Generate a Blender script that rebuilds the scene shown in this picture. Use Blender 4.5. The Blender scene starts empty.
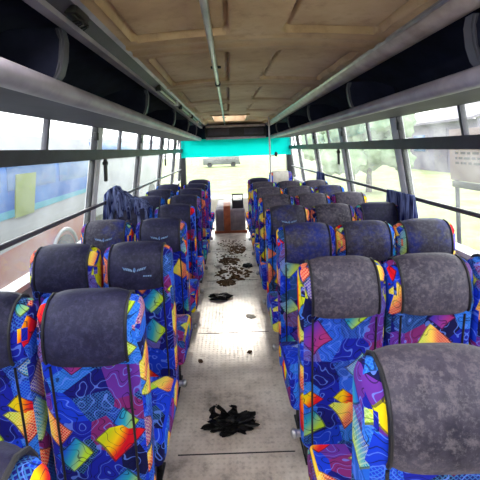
import bpy, bmesh, math, random
from mathutils import Vector, Matrix, noise

random.seed(7)
S = bpy.context.scene
C = S.collection

# ------------------------------------------------------------------ camera, sky, sun, exposure
CAM_H = 1.48
F_PX = 375.0
cam_d = bpy.data.cameras.new('camera')
cam = bpy.data.objects.new('camera', cam_d)
C.objects.link(cam)
cam_d.sensor_width = 36.0
cam_d.lens = 36.0 * F_PX / 480.0
cam_d.clip_start = 0.02
cam_d.clip_end = 500
cam_d.shift_x = (240 - 229) / 480.0
cam_d.shift_y = (149 - 240) / 480.0
ROLL = 0.035
cam.matrix_world = (Matrix.Translation((0, 0, CAM_H)) @ Matrix.Rotation(math.pi / 2, 4, 'X')
                    @ Matrix.Rotation(-ROLL, 4, 'Z'))
S.camera = cam

W = bpy.data.worlds.new('sky')
S.world = W
W.use_nodes = True
wn = W.node_tree.nodes
wl = W.node_tree.links
wn.clear()
w_out = wn.new('ShaderNodeOutputWorld')
w_bg = wn.new('ShaderNodeBackground')
w_sky = wn.new('ShaderNodeTexSky')
w_sky.sky_type = 'HOSEK_WILKIE'
w_sky.turbidity = 8
w_sky.ground_albedo = 0.5
w_sky.sun_direction = Vector((0.35, 0.8, 0.6)).normalized()
w_mix = wn.new('ShaderNodeMix')
w_mix.data_type = 'RGBA'
w_mix.inputs[0].default_value = 0.8
w_mix.inputs[7].default_value = (1.0, 1.0, 1.04, 1)
wl.new(w_sky.outputs[0], w_mix.inputs[6])
wl.new(w_mix.outputs[2], w_bg.inputs[0])
w_bg.inputs[1].default_value = 1.7
wl.new(w_bg.outputs[0], w_out.inputs[0])

sun_d = bpy.data.lights.new('sun', 'SUN')
sun_d.energy = 0.6
sun_d.angle = math.radians(3.5)
sun_d.color = (1.0, 0.95, 0.86)
sun = bpy.data.objects.new('sun', sun_d)
C.objects.link(sun)
SUN_DIR = Vector((0.03, 0.86, 0.505)).normalized()        # towards the sun: ahead, low enough to shine in through windscreen and front hatch
sun.location = SUN_DIR * 40
sun.rotation_euler = SUN_DIR.to_track_quat('Z', 'Y').to_euler()

S.view_settings.view_transform = 'Standard'
S.view_settings.look = 'None'
S.view_settings.gamma = 1
S.view_settings.use_curve_mapping = False
S.view_settings.exposure = 2.0
S.cycles.max_bounces = 10
S.cycles.diffuse_bounces = 6
S.cycles.transparent_max_bounces = 24
S.cycles.sample_clamp_indirect = 6

# ------------------------------------------------------------------ material helpers
def srgb(r, g, b):
    def f(c):
        c /= 255.0
        return c / 12.92 if c <= 0.04045 else ((c + 0.055) / 1.055) ** 2.4
    return (f(r), f(g), f(b), 1)

class NT:
    def __init__(s, name):
        s.m = bpy.data.materials.new(name)
        s.m.use_nodes = True
        s.n = s.m.node_tree.nodes
        s.l = s.m.node_tree.links
        s.n.clear()
        s.out = s.n.new('ShaderNodeOutputMaterial')
    def node(s, t, **kw):
        n = s.n.new(t)
        for k, v in kw.items():
            setattr(n, k, v)
        return n
    def put(s, sock, v):
        if isinstance(v, bpy.types.NodeSocket):
            s.l.new(v, sock)
        elif v is not None:
            sock.default_value = v
    def math(s, op, a, b=None, c=None, clamp=False):
        n = s.node('ShaderNodeMath', operation=op, use_clamp=clamp)
        for i, v in enumerate((a, b, c)):
            if v is not None:
                s.put(n.inputs[i], v)
        return n.outputs[0]
    def mix(s, f, a, b, blend='MIX'):
        n = s.node('ShaderNodeMix', data_type='RGBA', blend_type=blend)
        s.put(n.inputs[0], f); s.put(n.inputs[6], a); s.put(n.inputs[7], b)
        return n.outputs[2]
    def ramp(s, f, stops, interp='LINEAR'):
        n = s.node('ShaderNodeValToRGB')
        cr = n.color_ramp
        cr.interpolation = interp
        while len(cr.elements) < len(stops):
            cr.elements.new(0.5)
        for e, (p, c) in zip(cr.elements, stops):
            e.position = p; e.color = c
        s.put(n.inputs[0], f)
        return n.outputs[0]
    def noise(s, vec, scale, detail=3, rough=0.6, dim='3D'):
        n = s.node('ShaderNodeTexNoise', noise_dimensions=dim)
        s.put(n.inputs['Vector'], vec)
        n.inputs['Scale'].default_value = scale
        n.inputs['Detail'].default_value = detail
        n.inputs['Roughness'].default_value = rough
        return n.outputs[0]
    def bsdf(s, col, rough=0.5, metal=0.0, bump=None, bstr=0.3, bdist=0.01, spec=0.5):
        p = s.node('ShaderNodeBsdfPrincipled')
        s.put(p.inputs['Base Color'], col)
        s.put(p.inputs['Roughness'], rough)
        s.put(p.inputs['Metallic'], metal)
        p.inputs['Specular IOR Level'].default_value = spec
        if bump is not None:
            b = s.node('ShaderNodeBump')
            b.inputs['Strength'].default_value = bstr
            b.inputs['Distance'].default_value = bdist
            s.put(b.inputs['Height'], bump)
            s.l.new(b.outputs[0], p.inputs['Normal'])
        s.l.new(p.outputs[0], s.out.inputs[0])
        return p

def objvec(t, per_object=True):
    tc = t.node('ShaderNodeTexCoord')
    if not per_object:
        return tc.outputs['Object']
    oi = t.node('ShaderNodeObjectInfo')
    m = t.node('ShaderNodeVectorMath', operation='SCALE')
    cx = t.node('ShaderNodeCombineXYZ')
    t.put(cx.inputs[0], oi.outputs['Random'])
    t.put(cx.inputs[1], t.math('MULTIPLY', oi.outputs['Random'], 3.7))
    t.put(cx.inputs[2], t.math('MULTIPLY', oi.outputs['Random'], 1.9))
    t.l.new(cx.outputs[0], m.inputs[0])
    m.inputs['Scale'].default_value = 11.0
    a = t.node('ShaderNodeVectorMath', operation='ADD')
    t.l.new(tc.outputs['Object'], a.inputs[0])
    t.l.new(m.outputs[0], a.inputs[1])
    return a.outputs[0]

def plain(name, c1, c2=None, scale=6, rough=0.5, metal=0.0, bstr=0.15, lo=0.35, hi=0.65, spec=0.5, detail=4):
    """two-tone worn surface with a light bump"""
    t = NT(name)
    v = objvec(t, False)
    n = t.noise(v, scale, detail)
    col = t.ramp(n, [(lo, c1), (hi, c2 or c1)])
    t.bsdf(col, rough, metal, t.noise(v, scale * 9, 2), bstr, 0.004, spec)
    return t.m

# ------------------------------------------------------------------ materials
def make_fabric():
    t = NT('patterned_seat_fabric')
    uv = t.node('ShaderNodeUVMap')
    oi = t.node('ShaderNodeObjectInfo')
    cx = t.node('ShaderNodeCombineXYZ')
    t.put(cx.inputs[0], t.math('MULTIPLY', oi.outputs['Random'], 17.3))
    t.put(cx.inputs[1], t.math('MULTIPLY', oi.outputs['Random'], 31.7))
    a = t.node('ShaderNodeVectorMath', operation='ADD')
    t.l.new(uv.outputs[0], a.inputs[0]); t.l.new(cx.outputs[0], a.inputs[1])
    v = a.outputs[0]
    # background patchwork
    v1 = t.node('ShaderNodeTexVoronoi', voronoi_dimensions='2D', feature='F1')
    v1.inputs['Scale'].default_value = 9.5
    v1.inputs['Randomness'].default_value = 0.8
    t.l.new(v, v1.inputs['Vector'])
    s1 = t.node('ShaderNodeSeparateColor'); t.l.new(v1.outputs['Color'], s1.inputs[0])
    base = t.ramp(s1.outputs[0], [
        (0.00, srgb(14, 16, 112)), (0.18, srgb(16, 56, 204)), (0.42, srgb(18, 30, 158)),
        (0.56, srgb(98, 44, 150)), (0.68, srgb(28, 96, 210)), (0.77, srgb(12, 14, 70)), (0.88, srgb(122, 36, 108))], 'CONSTANT')
    # hatching in some of the patches
    sx = t.node('ShaderNodeSeparateXYZ'); t.l.new(v, sx.inputs[0])
    h1 = t.math('SINE', t.math('MULTIPLY', t.math('ADD', sx.outputs[0], sx.outputs[1]), 520))
    h2 = t.math('SINE', t.math('MULTIPLY', t.math('SUBTRACT', sx.outputs[0], sx.outputs[1]), 520))
    grid = t.math('MAXIMUM', t.math('GREATER_THAN', h1, 0.55), t.math('GREATER_THAN', h2, 0.55))
    pick = t.math('GREATER_THAN', s1.outputs[1], 0.62)
    base = t.mix(t.math('MULTIPLY', t.math('MULTIPLY', grid, pick), 0.32), base, srgb(84, 170, 240))
    # squiggles
    nz = t.noise(v, 11, 1, 0.5, '2D')
    fr = t.math('FRACT', t.math('MULTIPLY', nz, 5.0))
    ln = t.math('LESS_THAN', t.math('ABSOLUTE', t.math('SUBTRACT', fr, 0.5)), 0.045)
    base = t.mix(t.math('MULTIPLY', ln, 0.6), base, srgb(104, 140, 245))
    # diamonds
    v2 = t.node('ShaderNodeTexVoronoi', voronoi_dimensions='2D', feature='F1', distance='MANHATTAN')
    v2.inputs['Scale'].default_value = 5.4
    v2.inputs['Randomness'].default_value = 0.8
    nd = t.node('ShaderNodeTexNoise', noise_dimensions='2D'); nd.inputs['Scale'].default_value = 4; nd.inputs['Detail'].default_value = 0
    t.l.new(v, nd.inputs['Vector'])
    nv = t.node('ShaderNodeVectorMath', operation='MULTIPLY_ADD')
    t.l.new(nd.outputs['Color'], nv.inputs[0]); nv.inputs[1].default_value = (0.10, 0.10, 0); t.l.new(v, nv.inputs[2])
    vd = nv.outputs[0]
    t.l.new(vd, v2.inputs['Vector'])
    s2 = t.node('ShaderNodeSeparateColor'); t.l.new(v2.outputs['Color'], s2.inputs[0])
    d = t.node('ShaderNodeVectorMath', operation='SUBTRACT')
    t.l.new(vd, d.inputs[0]); t.l.new(v2.outputs['Position'], d.inputs[1])
    sd = t.node('ShaderNodeSeparateXYZ'); t.l.new(d.outputs[0], sd.inputs[0])
    g = t.math('ADD', t.math('MULTIPLY', sd.outputs[0], 7.0), t.math('MULTIPLY', sd.outputs[1], -2.5))
    g = t.math('ADD', g, 0.5, clamp=True)
    warm = t.ramp(g, [(0.10, srgb(196, 206, 24)), (0.38, srgb(248, 204, 8)), (0.56, srgb(240, 90, 16)), (0.66, srgb(214, 12, 36))])
    cool = t.ramp(g, [(0.15, srgb(24, 84, 205)), (0.45, srgb(40, 160, 180)), (0.8, srgb(180, 216, 50))])
    viol = t.ramp(g, [(0.2, srgb(70, 50, 180)), (0.8, srgb(170, 50, 120))])
    isw = t.math('LESS_THAN', s2.outputs[0], 0.60)
    isv = t.math('GREATER_THAN', s2.outputs[0], 0.82)
    dia = t.mix(isw, cool, warm)
    dia = t.mix(isv, dia, viol)
    size = t.math('ADD', 0.31, t.math('MULTIPLY', s2.outputs[1], 0.20))
    inside = t.math('LESS_THAN', v2.outputs['Distance'], size)
    rim = t.math('MULTIPLY', inside, t.math('GREATER_THAN', v2.outputs['Distance'], t.math('SUBTRACT', size, 0.035)))
    dia = t.mix(t.math('MULTIPLY', grid, t.math('MULTIPLY', t.math('GREATER_THAN', s2.outputs[2], 0.5), 0.35)), dia, srgb(250, 250, 190))
    col = t.mix(inside, base, dia)
    col = t.mix(t.math('MULTIPLY', rim, 0.75), col, srgb(10, 12, 50))
    ln2 = t.math('LESS_THAN', t.math('ABSOLUTE', t.math('SUBTRACT', fr, 0.12)), 0.04)
    col = t.mix(t.math('MULTIPLY', ln2, 0.7), col, srgb(8, 10, 44))
    t.bsdf(col, 0.85, 0.0, t.noise(v, 700, 1), 0.2, 0.002, 0.2)
    return t.m

def make_cover(name, dark, mid, dust, amount):
    t = NT(name)
    v = objvec(t)
    n = t.noise(v, 5.5, 6, 0.7)
    col = t.ramp(n, [(0.32, dark), (0.52, mid)])
    n2 = t.noise(v, 48, 6, 0.8)
    f = t.math('MULTIPLY', t.ramp(n2, [(0.47, (0, 0, 0, 1)), (0.63, (1, 1, 1, 1))]), amount)
    col = t.mix(f, col, dust)
    vo = t.node('ShaderNodeTexVoronoi', feature='F1')
    vo.inputs['Scale'].default_value = 42
    t.l.new(v, vo.inputs['Vector'])
    spots = t.math('MULTIPLY', t.math('LESS_THAN', vo.outputs['Distance'], 0.20), t.math('GREATER_THAN', n, 0.56))
    col = t.mix(t.math('MULTIPLY', spots, 0.45), col, srgb(24, 24, 34))
    t.bsdf(col, t.math('ADD', 0.40, t.math('MULTIPLY', n2, 0.3)), 0.0, t.noise(v, 60, 4), 0.35, 0.004, 0.28)
    return t.m

def make_floor():
    t = NT('worn_tread_plate')
    v = objvec(t, False)
    n = t.noise(v, 2.6, 7, 0.72)
    col = t.ramp(n, [(0.30, srgb(116, 106, 98)), (0.46, srgb(206, 194, 182)), (0.66, srgb(238, 230, 219))])
    n2 = t.noise(v, 14, 6, 0.75)
    col = t.mix(t.ramp(n2, [(0.55, (0, 0, 0, 1)), (0.72, (.55, .55, .55, 1))]), col, srgb(92, 78, 66))
    sx = t.node('ShaderNodeSeparateXYZ'); t.l.new(v, sx.inputs[0])
    a = t.math('SINE', t.math('MULTIPLY', t.math('ADD', sx.outputs[0], sx.outputs[1]), 105))
    b = t.math('SINE', t.math('MULTIPLY', t.math('SUBTRACT', sx.outputs[0], sx.outputs[1]), 105))
    tread = t.math('MULTIPLY', a, b)
    tb = t.ramp(tread, [(0.35, (0, 0, 0, 1)), (0.8, (1, 1, 1, 1))])
    col = t.mix(t.math('MULTIPLY', tb, 0.14), col, srgb(120, 112, 104))
    t.bsdf(col, t.math('ADD', 0.22, t.math('MULTIPLY', n2, 0.35)), 0.12, tb, 0.35, 0.004)
    return t.m

def make_ceiling():
    t = NT('stained_tan_headlining')
    v = objvec(t, False)
    n = t.noise(v, 1.7, 6, 0.6)
    col = t.ramp(n, [(0.28, srgb(158, 128, 98)), (0.5, srgb(184, 156, 122)), (0.72, srgb(202, 178, 146))])
    n2 = t.noise(v, 9, 6, 0.75)
    col = t.mix(t.ramp(n2, [(0.52, (0, 0, 0, 1)), (0.75, (.5, .5, .5, 1))]), col, srgb(116, 86, 62))
    t.bsdf(col, 0.62, 0, t.noise(v, 40, 4), 0.15, 0.004, 0.3)
    return t.m

def make_glass(name, dirt_lo, dirt_hi, tint):
    t = NT(name)
    v = objvec(t)
    n = t.noise(v, 2.2, 6, 0.68)
    f = t.node('ShaderNodeMapRange')
    t.put(f.inputs[0], n)
    f.inputs[1].default_value = 0.3; f.inputs[2].default_value = 0.72
    f.inputs[3].default_value = dirt_lo; f.inputs[4].default_value = dirt_hi
    tr = t.node('ShaderNodeBsdfTransparent'); tr.inputs[0].default_value = (0.97, 0.99, 0.98, 1)
    tl = t.node('ShaderNodeBsdfTranslucent'); tl.inputs[0].default_value = tint
    m1 = t.node('ShaderNodeMixShader')
    t.l.new(f.outputs[0], m1.inputs[0]); t.l.new(tr.outputs[0], m1.inputs[1]); t.l.new(tl.outputs[0], m1.inputs[2])
    gl = t.node('ShaderNodeBsdfGlossy'); gl.inputs['Roughness'].default_value = 0.05
    m2 = t.node('ShaderNodeMixShader'); m2.inputs[0].default_value = 0.04
    t.l.new(m1.outputs[0], m2.inputs[1]); t.l.new(gl.outputs[0], m2.inputs[2])
    t.l.new(m2.outputs[0], t.out.inputs[0])
    return t.m

def make_sheer(name, col, trans):
    t = NT(name)
    a = t.node('ShaderNodeBsdfDiffuse'); a.inputs[0].default_value = col
    b = t.node('ShaderNodeBsdfTranslucent'); b.inputs[0].default_value = col
    m = t.node('ShaderNodeMixShader'); m.inputs[0].default_value = trans
    t.l.new(a.outputs[0], m.inputs[1]); t.l.new(b.outputs[0], m.inputs[2])
    t.l.new(m.outputs[0], t.out.inputs[0])
    return t.m

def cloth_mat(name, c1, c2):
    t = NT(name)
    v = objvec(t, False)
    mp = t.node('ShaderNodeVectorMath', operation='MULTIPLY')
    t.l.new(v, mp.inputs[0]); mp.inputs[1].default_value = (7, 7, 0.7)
    col = t.ramp(t.noise(mp.outputs[0], 6, 3), [(0.38, c1), (0.62, c2)])     # pale and dark streaks painted down the cloth as lit and shaded folds
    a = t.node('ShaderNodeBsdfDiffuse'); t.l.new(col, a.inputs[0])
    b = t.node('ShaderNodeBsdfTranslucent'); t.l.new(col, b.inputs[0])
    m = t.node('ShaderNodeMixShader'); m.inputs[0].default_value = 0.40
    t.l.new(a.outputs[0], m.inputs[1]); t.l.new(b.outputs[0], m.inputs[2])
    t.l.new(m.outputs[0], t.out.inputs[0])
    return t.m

M = {}
M['fabric'] = make_fabric()
M['cover'] = make_cover('dark_vinyl_cover', srgb(12, 13, 36), srgb(32, 32, 62), srgb(70, 70, 102), 0.4)
M['cover_dusty'] = make_cover('dusty_vinyl_cover', srgb(28, 26, 44), srgb(68, 63, 78), srgb(124, 116, 122), 0.5)
M['cover_blue'] = make_cover('blue_stained_vinyl_cover', srgb(12, 36, 124), srgb(46, 44, 62), srgb(104, 100, 112), 0.45)
M['piping'] = plain('black_piping', srgb(16, 16, 26), rough=0.5)
M['emblem'] = plain('pale_blue_print', srgb(60, 100, 160), srgb(140, 172, 208), 60, rough=0.6)
M['steel'] = plain('black_seat_steel', srgb(26, 26, 30), srgb(44, 42, 44), rough=0.45, metal=0.3)
M['bright_steel'] = plain('bright_steel', srgb(150, 150, 152), srgb(190, 190, 192), rough=0.28, metal=0.85)
M['floor'] = make_floor()
M['ceiling'] = make_ceiling()
M['grey_trim'] = plain('grey_moulding', srgb(122, 118, 134), srgb(158, 154, 168), 4, rough=0.38)
M['dust_trim'] = plain('dusty_moulding', srgb(140, 128, 124), srgb(176, 166, 164), 7, rough=0.4)
M['frame'] = plain('dark_grey_frame', srgb(42, 38, 52), srgb(58, 54, 70), 5, rough=0.5)
M['post'] = plain('grey_pillar', srgb(186, 184, 192), srgb(212, 210, 214), 5, rough=0.5)
M['gasket'] = plain('black_rubber', srgb(26, 26, 32), rough=0.6)
M['navy'] = plain('navy_carpet_lining', srgb(22, 25, 46), srgb(36, 40, 64), 5, rough=0.8, spec=0.2)
M['cap'] = plain('grey_divider_edge', srgb(58, 60, 74), srgb(80, 82, 94), 5, rough=0.45)
M['slate'] = plain('slate_blue_pipe', srgb(48, 54, 80), srgb(60, 66, 92), 5, rough=0.4)
M['under'] = plain('grey_purple_soffit', srgb(48, 43, 62), srgb(62, 57, 78), 3, rough=0.6)
M['wall'] = plain('grey_side_lining', srgb(120, 118, 126), srgb(150, 148, 152), 4, rough=0.6)
M['glass'] = make_glass('dirty_side_glass', 0.0, 0.13, (0.85, 0.88, 0.88, 1))
M['screen_glass'] = make_glass('hazy_windscreen_glass', 0.0, 0.03, (0.92, 0.93, 0.86, 1))
M['cyan'] = make_sheer('cyan_film', (0.03, 0.68, 0.66, 1), 0.8)
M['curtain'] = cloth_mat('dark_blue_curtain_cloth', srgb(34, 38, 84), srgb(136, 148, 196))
M['bag'] = plain('black_plastic_film', srgb(4, 4, 5), srgb(9, 9, 12), 12, rough=0.5, spec=0.25)
M['brown'] = plain('orange_brown_vinyl', srgb(140, 70, 40), srgb(176, 96, 58), 9, rough=0.5)
M['cover_box'] = plain('grey_engine_lining', srgb(104, 98, 108), srgb(140, 132, 138), 8, rough=0.65)
M['black'] = plain('black_plastic', srgb(18, 18, 22), srgb(30, 30, 34), rough=0.5)
M['cream'] = plain('cream_moulding', srgb(212, 206, 186), srgb(232, 228, 212), rough=0.5)
M['paper'] = plain('scuffed_paper', srgb(190, 184, 172), srgb(226, 222, 212), rough=0.8)
M['dirt'] = plain('dry_dirt', srgb(62, 46, 34), srgb(122, 98, 74), 30, rough=0.95, spec=0.1)
M['tube_green'] = plain('dull_green_tube', srgb(120, 138, 112), srgb(150, 164, 140), rough=0.3)
# outside
M['grass'] = plain('dry_grass', srgb(116, 128, 84), srgb(140, 146, 108), 0.8, rough=0.95, spec=0.1)
M['bus_blue'] = plain('blue_coach_paint', srgb(24, 70, 140), srgb(50, 98, 156), 1.2, rough=0.5, spec=0.2)
M['bus_cyan'] = plain('cyan_coach_paint', srgb(50, 122, 144), srgb(70, 134, 150), 1.2, rough=0.5, spec=0.2)
M['bus_white'] = plain('dull_white_coach_paint', srgb(122, 124, 130), srgb(134, 136, 142), 1.2, rough=0.5, spec=0.2)
M['bus_red'] = plain('faded_red_coach_paint', srgb(132, 76, 76), srgb(138, 98, 92), 1.2, rough=0.5, spec=0.2)
M['bus_green'] = plain('lime_coach_paint', srgb(104, 118, 60), srgb(112, 124, 74), 1.2, rough=0.5, spec=0.2)
M['bus_glass'] = plain('blue_tinted_coach_glass', srgb(52, 82, 130), srgb(84, 110, 146), 1.5, rough=0.2)
M['tyre'] = plain('tyre_rubber', srgb(34, 34, 36), rough=0.8)
M['board'] = plain('pinkish_board', srgb(108, 92, 90), srgb(118, 104, 100), 2, rough=0.8)
M['ink'] = plain('dark_print', srgb(30, 24, 28), rough=0.8)
M['van'] = plain('grey_van_paint', srgb(78, 84, 84), srgb(94, 98, 98), 2, rough=0.4)
M['leaf'] = plain('pale_foliage', srgb(108, 126, 102), srgb(132, 146, 122), 2, rough=0.9, spec=0.1)
M['bark'] = plain('tree_bark', srgb(66, 58, 50), srgb(84, 74, 66), 6, rough=0.9)
M['shed'] = plain('pale_purple_render', srgb(96, 90, 108), srgb(110, 104, 118), 2, rough=0.85)
M['roof'] = plain('grey_sheet_roof', srgb(88, 82, 96), srgb(104, 98, 108), 2, rough=0.7)
e = NT('unseen_fill_tube')  # glow for tubes out of view, added to brighten the interior
en = e.node('ShaderNodeEmission'); en.inputs[0].default_value = (1.0, 0.97, 0.93, 1); en.inputs[1].default_value = 24.0
e.l.new(en.outputs[0], e.out.inputs[0])
M['fill_tube'] = e.m

# ------------------------------------------------------------------ mesh helpers
class MB:
    def __init__(s):
        s.bm = bmesh.new()
    def box(s, x0, x1, y0, y1, z0, z1, bevel=0.0, seg=2):
        b = bmesh.new()
        r = bmesh.ops.create_cube(b, size=1)
        for v in b.verts:
            v.co = Vector((x0 + (v.co.x + .5) * (x1 - x0), y0 + (v.co.y + .5) * (y1 - y0), z0 + (v.co.z + .5) * (z1 - z0)))
        if bevel:
            bmesh.ops.bevel(b, geom=list(b.edges), offset=bevel, segments=seg, affect='EDGES', profile=0.5)
        s.merge(b); return s
    def merge(s, b, mat=None):
        me = bpy.data.meshes.new('tmp')
        if mat is not None:
            b.transform(mat)
        b.to_mesh(me); b.free()
        s.bm.from_mesh(me)
        bpy.data.meshes.remove(me)
    def tube(s, pts, r, n=8, closed=False, cap=True):
        pts = [Vector(p) for p in pts]
        rings = []
        N = len(pts)
        up = None
        for i, p in enumerate(pts):
            if closed:
                d = pts[(i + 1) % N] - pts[i - 1]
            else:
                d = pts[min(i + 1, N - 1)] - pts[max(i - 1, 0)]
            d.normalize()
            if up is None:
                up = Vector((0, 0, 1)) if abs(d.z) < 0.9 else Vector((1, 0, 0))
            a = d.cross(up)
            if a.length < 1e-5:
                a = d.orthogonal()
            a.normalize()
            up = a.cross(d).normalized()
            rr = r[i] if isinstance(r, (list, tuple)) else r
            rings.append([s.bm.verts.new(p + a * (rr * math.cos(2 * math.pi * k / n)) + up * (rr * math.sin(2 * math.pi * k / n))) for k in range(n)])
        for i in range(N if closed else N - 1):
            A = rings[i]; B = rings[(i + 1) % N]
            for k in range(n):
                s.bm.faces.new((A[k], A[(k + 1) % n], B[(k + 1) % n], B[k]))
        if cap and not closed:
            s.bm.faces.new(rings[0][::-1]); s.bm.faces.new(rings[-1])
        return s
    def prism_x(s, prof, x0, x1, bevel=0.0, seg=3):
        """(y, z) outline swept along x; the two end outlines rounded"""
        b = bmesh.new()
        A = [b.verts.new((x0, y, z)) for y, z in prof]
        B = [b.verts.new((x1, y, z)) for y, z in prof]
        fa = b.faces.new(A); fb = b.faces.new(B[::-1])
        n = len(prof)
        for i in range(n):
            b.faces.new((A[i], B[i], B[(i + 1) % n], A[(i + 1) % n]))
        bmesh.ops.recalc_face_normals(b, faces=list(b.faces))
        if bevel:
            es = [e for e in b.edges if abs(e.verts[0].co.x - e.verts[1].co.x) < 1e-6]
            bmesh.ops.bevel(b, geom=es, offset=bevel, segments=seg, affect='EDGES', profile=0.5)
        s.merge(b); return s
    def prism_y(s, prof, y0, y1, bevel=0.0, seg=2):
        """(x, z) outline swept along y"""
        b = bmesh.new()
        A = [b.verts.new((x, y0, z)) for x, z in prof]
        B = [b.verts.new((x, y1, z)) for x, z in prof]
        b.faces.new(A); b.faces.new(B[::-1])
        n = len(prof)
        for i in range(n):
            b.faces.new((A[i], B[i], B[(i + 1) % n], A[(i + 1) % n]))
        bmesh.ops.recalc_face_normals(b, faces=list(b.faces))
        if bevel:
            es = [e for e in b.edges if abs(e.verts[0].co.y - e.verts[1].co.y) < 1e-6]
            bmesh.ops.bevel(b, geom=es, offset=bevel, segments=seg, affect='EDGES')
        s.merge(b); return s
    def prism_z(s, prof, z0, z1):
        b = bmesh.new()
        A = [b.verts.new((x, y, z0)) for x, y in prof]
        B = [b.verts.new((x, y, z1)) for x, y in prof]
        b.faces.new(A); b.faces.new(B[::-1])
        n = len(prof)
        for i in range(n):
            b.faces.new((A[i], B[i], B[(i + 1) % n], A[(i + 1) % n]))
        bmesh.ops.recalc_face_normals(b, faces=list(b.faces))
        s.merge(b); return s
    def ball(s, c, r, sub=2):
        b = bmesh.new()
        bmesh.ops.create_icosphere(b, subdivisions=sub, radius=1)
        for v in b.verts:
            v.co = Vector((c[0] + v.co.x * r[0], c[1] + v.co.y * r[1], c[2] + v.co.z * r[2]))
        s.merge(b); return s
    def uv_box(s):
        uvl = s.bm.loops.layers.uv.verify()
        s.bm.normal_update()
        for f in s.bm.faces:
            n = f.normal
            for lp in f.loops:
                c = lp.vert.co
                if abs(n.x) > 0.75:
                    lp[uvl].uv = (c.y + 3.0, c.z)
                elif abs(n.z) > 0.8:
                    lp[uvl].uv = (c.x, c.y)
                else:
                    lp[uvl].uv = (c.x, c.z)
        return s
    def build(s, name, mat, parent=None, smooth=True, angle=40):
        me = bpy.data.meshes.new(name)
        s.bm.normal_update()
        s.bm.to_mesh(me); s.bm.free()
        me.materials.append(mat)
        if smooth:
            me.shade_smooth()
            try:
                me.set_sharp_from_angle(angle=math.radians(angle))
            except Exception:
                pass
        o = bpy.data.objects.new(name, me)
        C.objects.link(o)
        if parent is not None:
            o.parent = parent
        return o

def tag(o, label=None, cat=None, group=None, kind=None):
    if label: o['label'] = label
    if cat: o['category'] = cat
    if group: o['group'] = group
    if kind: o['kind'] = kind
    return o

def empty(name, loc=(0, 0, 0), rz=0.0):
    o = bpy.data.objects.new(name, None)
    o.empty_display_size = 0.1
    C.objects.link(o)
    o.location = loc
    o.rotation_euler = (0, 0, rz)
    return o

def kids(o):
    return [c for c in bpy.data.objects if c.parent == o]

def copy_tree(o, parent=None):
    c = o.copy(); C.objects.link(c)
    if parent is not None:
        c.parent = parent
    for ch in kids(o):
        copy_tree(ch, c)
    return c

def struct(o):
    o['kind'] = 'structure'
    return o

# ------------------------------------------------------------------ dimensions of the bus interior
XC = 0.155
Y0, Y1 = -1.3, 8.75
def half(z):                 # half width of the inside at height z (the walls lean in towards the roof)
    return 1.335 - max(0.0, (z - 0.78)) * 0.125
def lx(z, off=0.0): return XC - half(z) + off
def rx(z, off=0.0): return XC + half(z) - off
SILL, TOP = 0.78, 1.70
POSTS = [-1.3, 0.1, 1.6, 3.1, 4.6, 6.1, 7.6, 8.7]

# ------------------------------------------------------------------ floor, walls, roof, ceiling
mb = MB(); mb.box(XC - 1.36, XC + 1.36, Y0, Y1, -0.06, 0.0)
struct(mb.build('floor', M['floor'], smooth=False))
mb = MB()
for y in (1.82, 3.02, 4.22, 5.42):
    mb.box(-0.30, 0.27, y, y + 0.006, 0.0, 0.0015)
struct(mb.build('trim_1', M['gasket'], smooth=False))

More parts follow.
